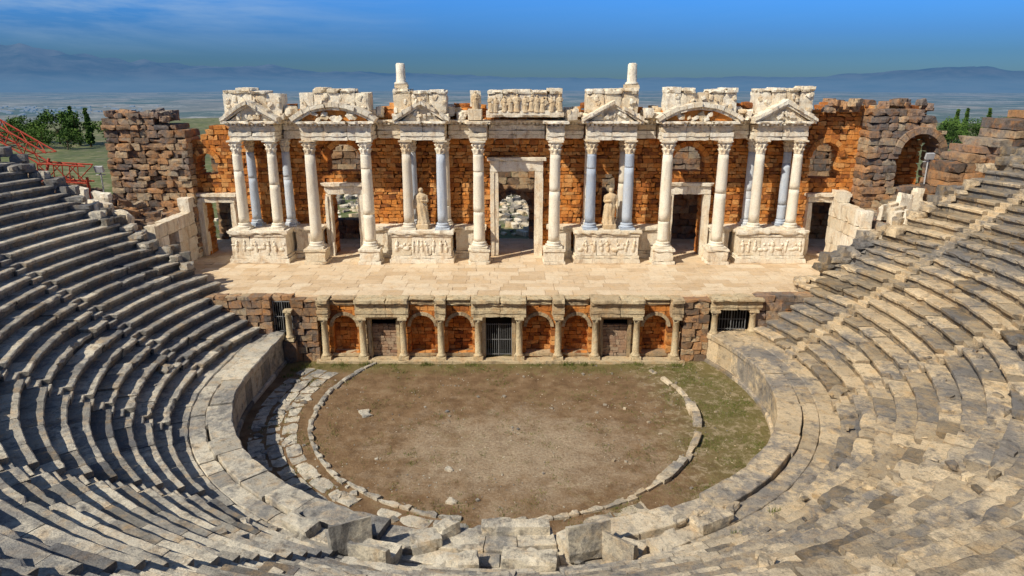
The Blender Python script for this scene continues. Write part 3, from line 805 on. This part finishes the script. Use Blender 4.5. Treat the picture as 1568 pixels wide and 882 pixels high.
for k in range(14):
    x=U(22.5,27); rbox(rv,x,U(38.5,42.5),6.8+(x-22)*.42,U(.6,1.2),.35,U(.9,1.8),rz=U(-.3,.6),rx=U(-.15,.15),ry=U(-.2,.2),chip=.12,amp=.03,cell=.3,r=U(.3,1))
rv.build('stage_wing_wall',[M_MARB])

# ---------------------------------------------------------------- red lattice boom
rb=MB()
def lattice(p,q,w,n):
    p=Vector(p);q=Vector(q);d=(q-p).normalized();s=d.cross(Vector((0,0,1))).normalized()*w;u=s.cross(d).normalized()*w
    cs=[s+u,s-u,-s-u,-s+u]
    for c in cs: tube(rb,p+c,q+c,.05)
    for k in range(n):
        a=p.lerp(q,k/n);b_=p.lerp(q,(k+1)/n)
        for i in range(4):
            c0,c1=cs[i],cs[(i+1)%4]
            tube(rb,a+c0,b_+c1,.03); tube(rb,a+c0,a+c1,.03)
lattice((-33,42.5,13.6),(-27.8,42,10.6),.42,5)
lattice((-28.0,41.5,9.9),(-25.4,41.8,9.7),.5,3)
tube(rb,(-27.8,42,10.6),(-28,41.5,9.2),.08); tube(rb,(-25.6,41.8,9.5),(-25.6,41.8,8.2),.08)
rb.build('red_steel_lattice_boom',[M_RED])
M_FL=simple('floodlight_grey',(.5,.5,.5))
def flood(x,y,z):
    g=MB(); tube(g,(x,y,z),(x,y,z+1.6),.04); rbox(g,x,y-.1,z+1.7,.5,.2,.38,rx=.3,amp=0,chip=.02); tube(g,(x-.3,y,z+1.35),(x+.3,y,z+1.35),.03)
    g.build('floodlight',[M_FL])
flood(25.3,42.5,9.0); flood(-25.2,42.6,8.2)

# ---------------------------------------------------------------- terrain
def hgt(x,y):
    r=math.hypot(x-CX,y-CY)
    fl=3.3
    d=math.hypot(x,y)
    s=min(1,max(0,(d-230)/900)); s=s*s*(3-2*s)
    val=fl-1.0*min(1,max(0,(y-60)/150))+ 1.2*NZ(Vector((x*.012,y*.012,0)))*min(1,r/60)
    back=11.5
    k=min(1,max(0,(42-y)/14)) if abs(x)>0 else 0
    h=val+(back-val)*k*(1 if r<300 else max(0,1-(r-300)/300))
    side=min(1,max(0,(abs(x)-23)/6)) * min(1,max(0,(62-y)/14))
    h=max(h,val+side*2.2)
    h=h*(1-s)+(-75+6*NZ(Vector((x*.0008,y*.0008,1))))*s
    if r<34:
        cone=ZW+RISE*(r-R0)/TREAD-1.2
        if y<38.5: h=min(h,max(-.4,cone)) 
    if abs(x)<21.5 and 35<y<52: h=min(h,3.2) if y>39 else -.4
    if r<15.5: h=-.4
    return h
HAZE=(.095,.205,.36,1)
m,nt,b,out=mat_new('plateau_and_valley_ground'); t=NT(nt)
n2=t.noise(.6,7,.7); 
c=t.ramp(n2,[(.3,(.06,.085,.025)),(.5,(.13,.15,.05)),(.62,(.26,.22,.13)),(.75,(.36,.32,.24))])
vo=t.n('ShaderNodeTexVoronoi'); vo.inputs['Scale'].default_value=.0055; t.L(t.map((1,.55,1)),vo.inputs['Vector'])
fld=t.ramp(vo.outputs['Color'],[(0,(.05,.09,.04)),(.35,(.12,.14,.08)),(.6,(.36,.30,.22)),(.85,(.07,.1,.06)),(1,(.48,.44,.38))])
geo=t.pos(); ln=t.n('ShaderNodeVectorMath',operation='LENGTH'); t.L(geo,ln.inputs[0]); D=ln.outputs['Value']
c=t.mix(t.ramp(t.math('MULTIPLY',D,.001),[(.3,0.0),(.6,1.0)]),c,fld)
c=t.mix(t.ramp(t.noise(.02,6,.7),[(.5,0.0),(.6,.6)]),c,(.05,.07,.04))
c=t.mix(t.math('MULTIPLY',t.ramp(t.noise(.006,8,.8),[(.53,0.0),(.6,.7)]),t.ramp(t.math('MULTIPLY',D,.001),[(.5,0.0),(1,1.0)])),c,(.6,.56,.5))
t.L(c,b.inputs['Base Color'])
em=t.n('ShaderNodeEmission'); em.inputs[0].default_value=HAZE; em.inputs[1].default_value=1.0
mx=t.n('ShaderNodeMixShader'); hz=t.ramp(t.math('MULTIPLY',D,.0001),[(0.0,0.0),(.05,.12),(.2,.36),(.45,.62),(.9,.88)])  # airlight haze painted into the ground as emission, stronger with distance
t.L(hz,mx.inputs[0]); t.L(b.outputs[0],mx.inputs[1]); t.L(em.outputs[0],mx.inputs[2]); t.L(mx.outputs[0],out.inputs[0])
M_GND=m
g=MB(); vs=[];fs=[]; rad=[0.5]
while rad[-1]<14000: rad.append(rad[-1]+max(1.6,rad[-1]*.055))
na=200
for rr in rad:
    for k in range(na):
        a=2*math.pi*k/na; x=rr*math.cos(a);y=30+rr*math.sin(a); vs.append(Vector((x,y,hgt(x,y))))
for j in range(len(rad)-1):
    for k in range(na): fs.append((j*na+k,j*na+(k+1)%na,(j+1)*na+(k+1)%na,(j+1)*na+k))
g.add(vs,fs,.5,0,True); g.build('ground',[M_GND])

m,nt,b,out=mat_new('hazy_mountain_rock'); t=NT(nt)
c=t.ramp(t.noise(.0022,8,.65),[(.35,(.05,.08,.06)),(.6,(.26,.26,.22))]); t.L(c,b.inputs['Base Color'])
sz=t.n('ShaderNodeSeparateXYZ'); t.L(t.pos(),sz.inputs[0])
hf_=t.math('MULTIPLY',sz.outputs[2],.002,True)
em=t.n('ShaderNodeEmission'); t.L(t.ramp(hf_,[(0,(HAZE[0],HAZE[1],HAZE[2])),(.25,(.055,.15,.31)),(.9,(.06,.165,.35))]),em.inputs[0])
mx=t.n('ShaderNodeMixShader'); t.L(t.ramp(hf_,[(0,.93),(.3,.84),(.9,.78)]),mx.inputs[0])  # haze painted into the rock as emission, thicker on the lower slopes
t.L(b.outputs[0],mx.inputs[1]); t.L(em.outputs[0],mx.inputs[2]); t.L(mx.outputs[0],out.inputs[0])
mo=MB(); vs=[];fs=[]
env=[(-75,1.5),(-50,1.9),(-38,2.2),(-34,2.75),(-30,2.1),(-24,1.85),(-18,1.45),(-10,.95),(0,.65),(12,.55),(22,.7),(28,1.0),(31,1.35),(34,1.1),(40,.95),(60,1.1),(75,1)]
def envf(d):
    for (a,v),(b_,w) in zip(env,env[1:]):
        if a<=d<=b_: return v+(w-v)*(d-a)/(b_-a)
    return 1
na=420; nr=26
for j in range(nr+1):
    rr=7500+5500*j/nr; tpr=j/nr
    prof=math.sin(min(1,tpr/.75)*math.pi/2)**1.3*(1 if tpr<.75 else 1-(tpr-.75)*.8)
    for k in range(na+1):
        d=-75+150*k/na; a=math.radians(90-d); x=rr*math.cos(a);y=rr*math.sin(a)
        rid=0;f=.00055;am=1
        for o in range(5):
            rid+=am*(1-abs(NZ(Vector((x*f,y*f,o*3.)))*1.9)); f*=2.1;am*=.5
        e=math.tan(math.radians(envf(d)))*11600
        h=-85+prof*(e+60)*(.42+.33*rid)
        vs.append(Vector((x,y,h)))
for j in range(nr):
    for k in range(na): fs.append((j*(na+1)+k,j*(na+1)+k+1,(j+1)*(na+1)+k+1,(j+1)*(na+1)+k))
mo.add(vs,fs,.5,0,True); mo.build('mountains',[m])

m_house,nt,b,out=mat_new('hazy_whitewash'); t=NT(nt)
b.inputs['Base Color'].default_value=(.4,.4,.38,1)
em=t.n('ShaderNodeEmission'); em.inputs[0].default_value=HAZE; mx=t.n('ShaderNodeMixShader'); mx.inputs[0].default_value=.6  # even share of haze painted over the house walls as emission
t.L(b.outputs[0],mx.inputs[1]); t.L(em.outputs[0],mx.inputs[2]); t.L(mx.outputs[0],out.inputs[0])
vb=MB()
for k in range(70):
    d=math.radians(90+random.gauss(33,2.5)); rr=U(2300,3200)
    x=rr*math.cos(d);y=rr*math.sin(d); s=U(5,11)
    z=hgt(x,y); box(vb,x,x+s*1.5,y,y+s,z-2,z+s*.4,cell=99,amp=0,chip=0,r=R())
    prism(vb,[(x,z+s*.4+.01),(x+s*1.5,z+s*.4+.01),(x+s*.75,z+s*.6)],y,y+s,.5,0,0)
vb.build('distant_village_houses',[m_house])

rs=MB()
for k in range(900):
    q=R()
    if q<.35: x=U(-40,45); y=U(55,150)
    elif q<.75: x=U(-4,5); y=U(54,85)
    else: x=U(-22,-12); y=U(54,90)
    s=U(.25,.8); rbox(rs,x,y,hgt(x,y)+s*.2,s*U(1,2),s,s*U(.4,.9),rz=U(0,3),rx=U(-.2,.2),cell=.6,chip=.1,amp=.05,r=R(),m=random.choice([0,1]))
rs.build('scattered_ruin_stones',[M_MARB,M_SEAT])

# ---------------------------------------------------------------- trees
m,nt,b,_=mat_new('leaf_foliage'); t=NT(nt)
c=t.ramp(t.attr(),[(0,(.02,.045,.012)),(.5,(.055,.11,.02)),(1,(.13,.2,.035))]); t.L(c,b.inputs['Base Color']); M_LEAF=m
M_BARK=simple('bark',(.12,.08,.05),.9)
def tree(x,y,h,w,kind='round'):
    z=hgt(x,y)-.2; mb=MB()
    tube(mb,(x,y,z),(x+U(-.2,.2),y,z+h*.45),.16*h/6,8,1,.09*h/6)
    top=Vector((x,y,z+h*.35))
    cl=[]
    nb=10 if kind=='round' else 12
    for k in range(nb):
        if kind=='round':
            a=U(0,6.28);q=U(.15,.8)*w; c=Vector((x+q*math.cos(a),y+q*math.sin(a),z+h*U(.25,.8))); s=U(.3,.5)*w
        else:
            c=Vector((x+U(-.1,.1)*w,y+U(-.1,.1)*w,z+h*(.15+.75*k/nb))); s=w*.6*(1-.75*k/nb)
        cl.append((c,s)); tube(mb,top if kind=='round' else Vector((x,y,z+h*.1)),c,.05*h/6,5,1,.02)
    for c,s in cl:
        base=U(.1,.9)
        for q in range(200):
            d=Vector((random.gauss(0,1),random.gauss(0,1),random.gauss(0,1))).normalized()*s*U(.45,1.1); d.z*=.8
            p=c+d; u=Vector((random.gauss(0,1),random.gauss(0,1),random.gauss(0,1))).normalized(); v=u.orthogonal().normalized(); l=U(.1,.24)*h/6
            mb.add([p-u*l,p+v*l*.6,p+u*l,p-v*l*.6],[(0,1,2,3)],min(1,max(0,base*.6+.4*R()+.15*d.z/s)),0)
    mb.build('cypress_tree' if kind!='round' else 'tree',[M_LEAF,M_BARK])
for px,dist,h,w in ((-101,150,6.5,3.4),(-95,148,7.5,3.6),(-89,145,8,3.8),(-83,148,7,3.5),(-78,140,5.5,3),(-108,155,6,3.4),(-114,150,6,3.2),(-92,138,5,3.4),(-86,136,4.5,3.2),(-80,152,6.5,3.2),(-98,140,4.8,3.4),(-104,142,5,3.4)):
    tree(px,dist,h,w)
for px,dist in ((-85,142),(-93,150)): tree(px,dist,9,1.3,'c')
for px,dist,h,w in ((86,140,6,3.2),(91,146,6.5,3.4),(96,150,6.5,3.4),(101,150,6,3.4),(107,155,6,3.4),(112,158,6,3.4)): tree(px,dist,h,w)
for px,dist in ((97,155),(101,158),(106,158)): tree(px,dist,8,1.2,'c')

# ---------------------------------------------------------------- world & sun
SD=Vector((.77,.64,0)).normalized(); EL=math.radians(44)
w=bpy.data.worlds.new('World'); scene.world=w; w.use_nodes=True
nt=w.node_tree; nt.nodes.clear(); t=NT(nt)
out=nt.nodes.new('ShaderNodeOutputWorld'); bg=nt.nodes.new('ShaderNodeBackground'); nt.links.new(bg.outputs[0],out.inputs[0])
sky=nt.nodes.new('ShaderNodeTexSky'); sky.sky_type='NISHITA'; sky.sun_disc=False
sky.sun_elevation=EL; sky.sun_rotation=math.atan2(-SD.x,-SD.y); sky.air_density=1.0; sky.dust_density=.3; sky.ozone_density=3.0
tc=t.n('ShaderNodeTexCoord').outputs['Generated']; sp=t.n('ShaderNodeSeparateXYZ'); t.L(tc,sp.inputs[0])
tint=t.ramp(sp.outputs[2],[(0.0,(.13,.25,.42)),(.035,(.11,.25,.50)),(.06,(.12,.30,.66)),(.105,(.155,.45,.96)),(.3,(.44,.51,.62))])
c=t.mix(1.0,sky.outputs[0],tint,'MULTIPLY')
mp=t.map((1.2,1.2,9),tc); cn=t.noise(2.2,8,.62,vec=mp,dist=.6)
cf=t.ramp(cn,[(.40,0.0),(.68,.75)])
lf=t.ramp(t.math('MULTIPLY',sp.outputs[0],-1.0),[(.1,0.04),(.5,1.0)])
hf=t.ramp(sp.outputs[2],[(.03,0.0),(.09,1.0)])
cf=t.math('MULTIPLY',t.math('MULTIPLY',cf,lf),hf)
c=t.mix(cf,c,(3.6,4.6,5.4))
t.L(c,bg.inputs[0]); bg.inputs[1].default_value=.13
sl_=bpy.data.lights.new('sun','SUN'); sl_.energy=5.0; sl_.angle=math.radians(.5); sl_.color=(1,.93,.79)
so=bpy.data.objects.new('sun',sl_); scene.collection.objects.link(so)
dv=Vector((SD.x*math.cos(EL),SD.y*math.cos(EL),-math.sin(EL)))
so.rotation_euler=dv.to_track_quat('-Z','Y').to_euler()
scene.view_settings.view_transform='Standard'; scene.view_settings.look='None'; scene.view_settings.exposure=0

cam=bpy.data.cameras.new('camera'); cam.lens=24.3; cam.sensor_width=36; cam.clip_end=40000; cam.clip_start=.1
co=bpy.data.objects.new('camera',cam); scene.collection.objects.link(co); co.location=(0,0,15); co.rotation_euler=(math.radians(90-16.6),0,0)
scene.camera=co
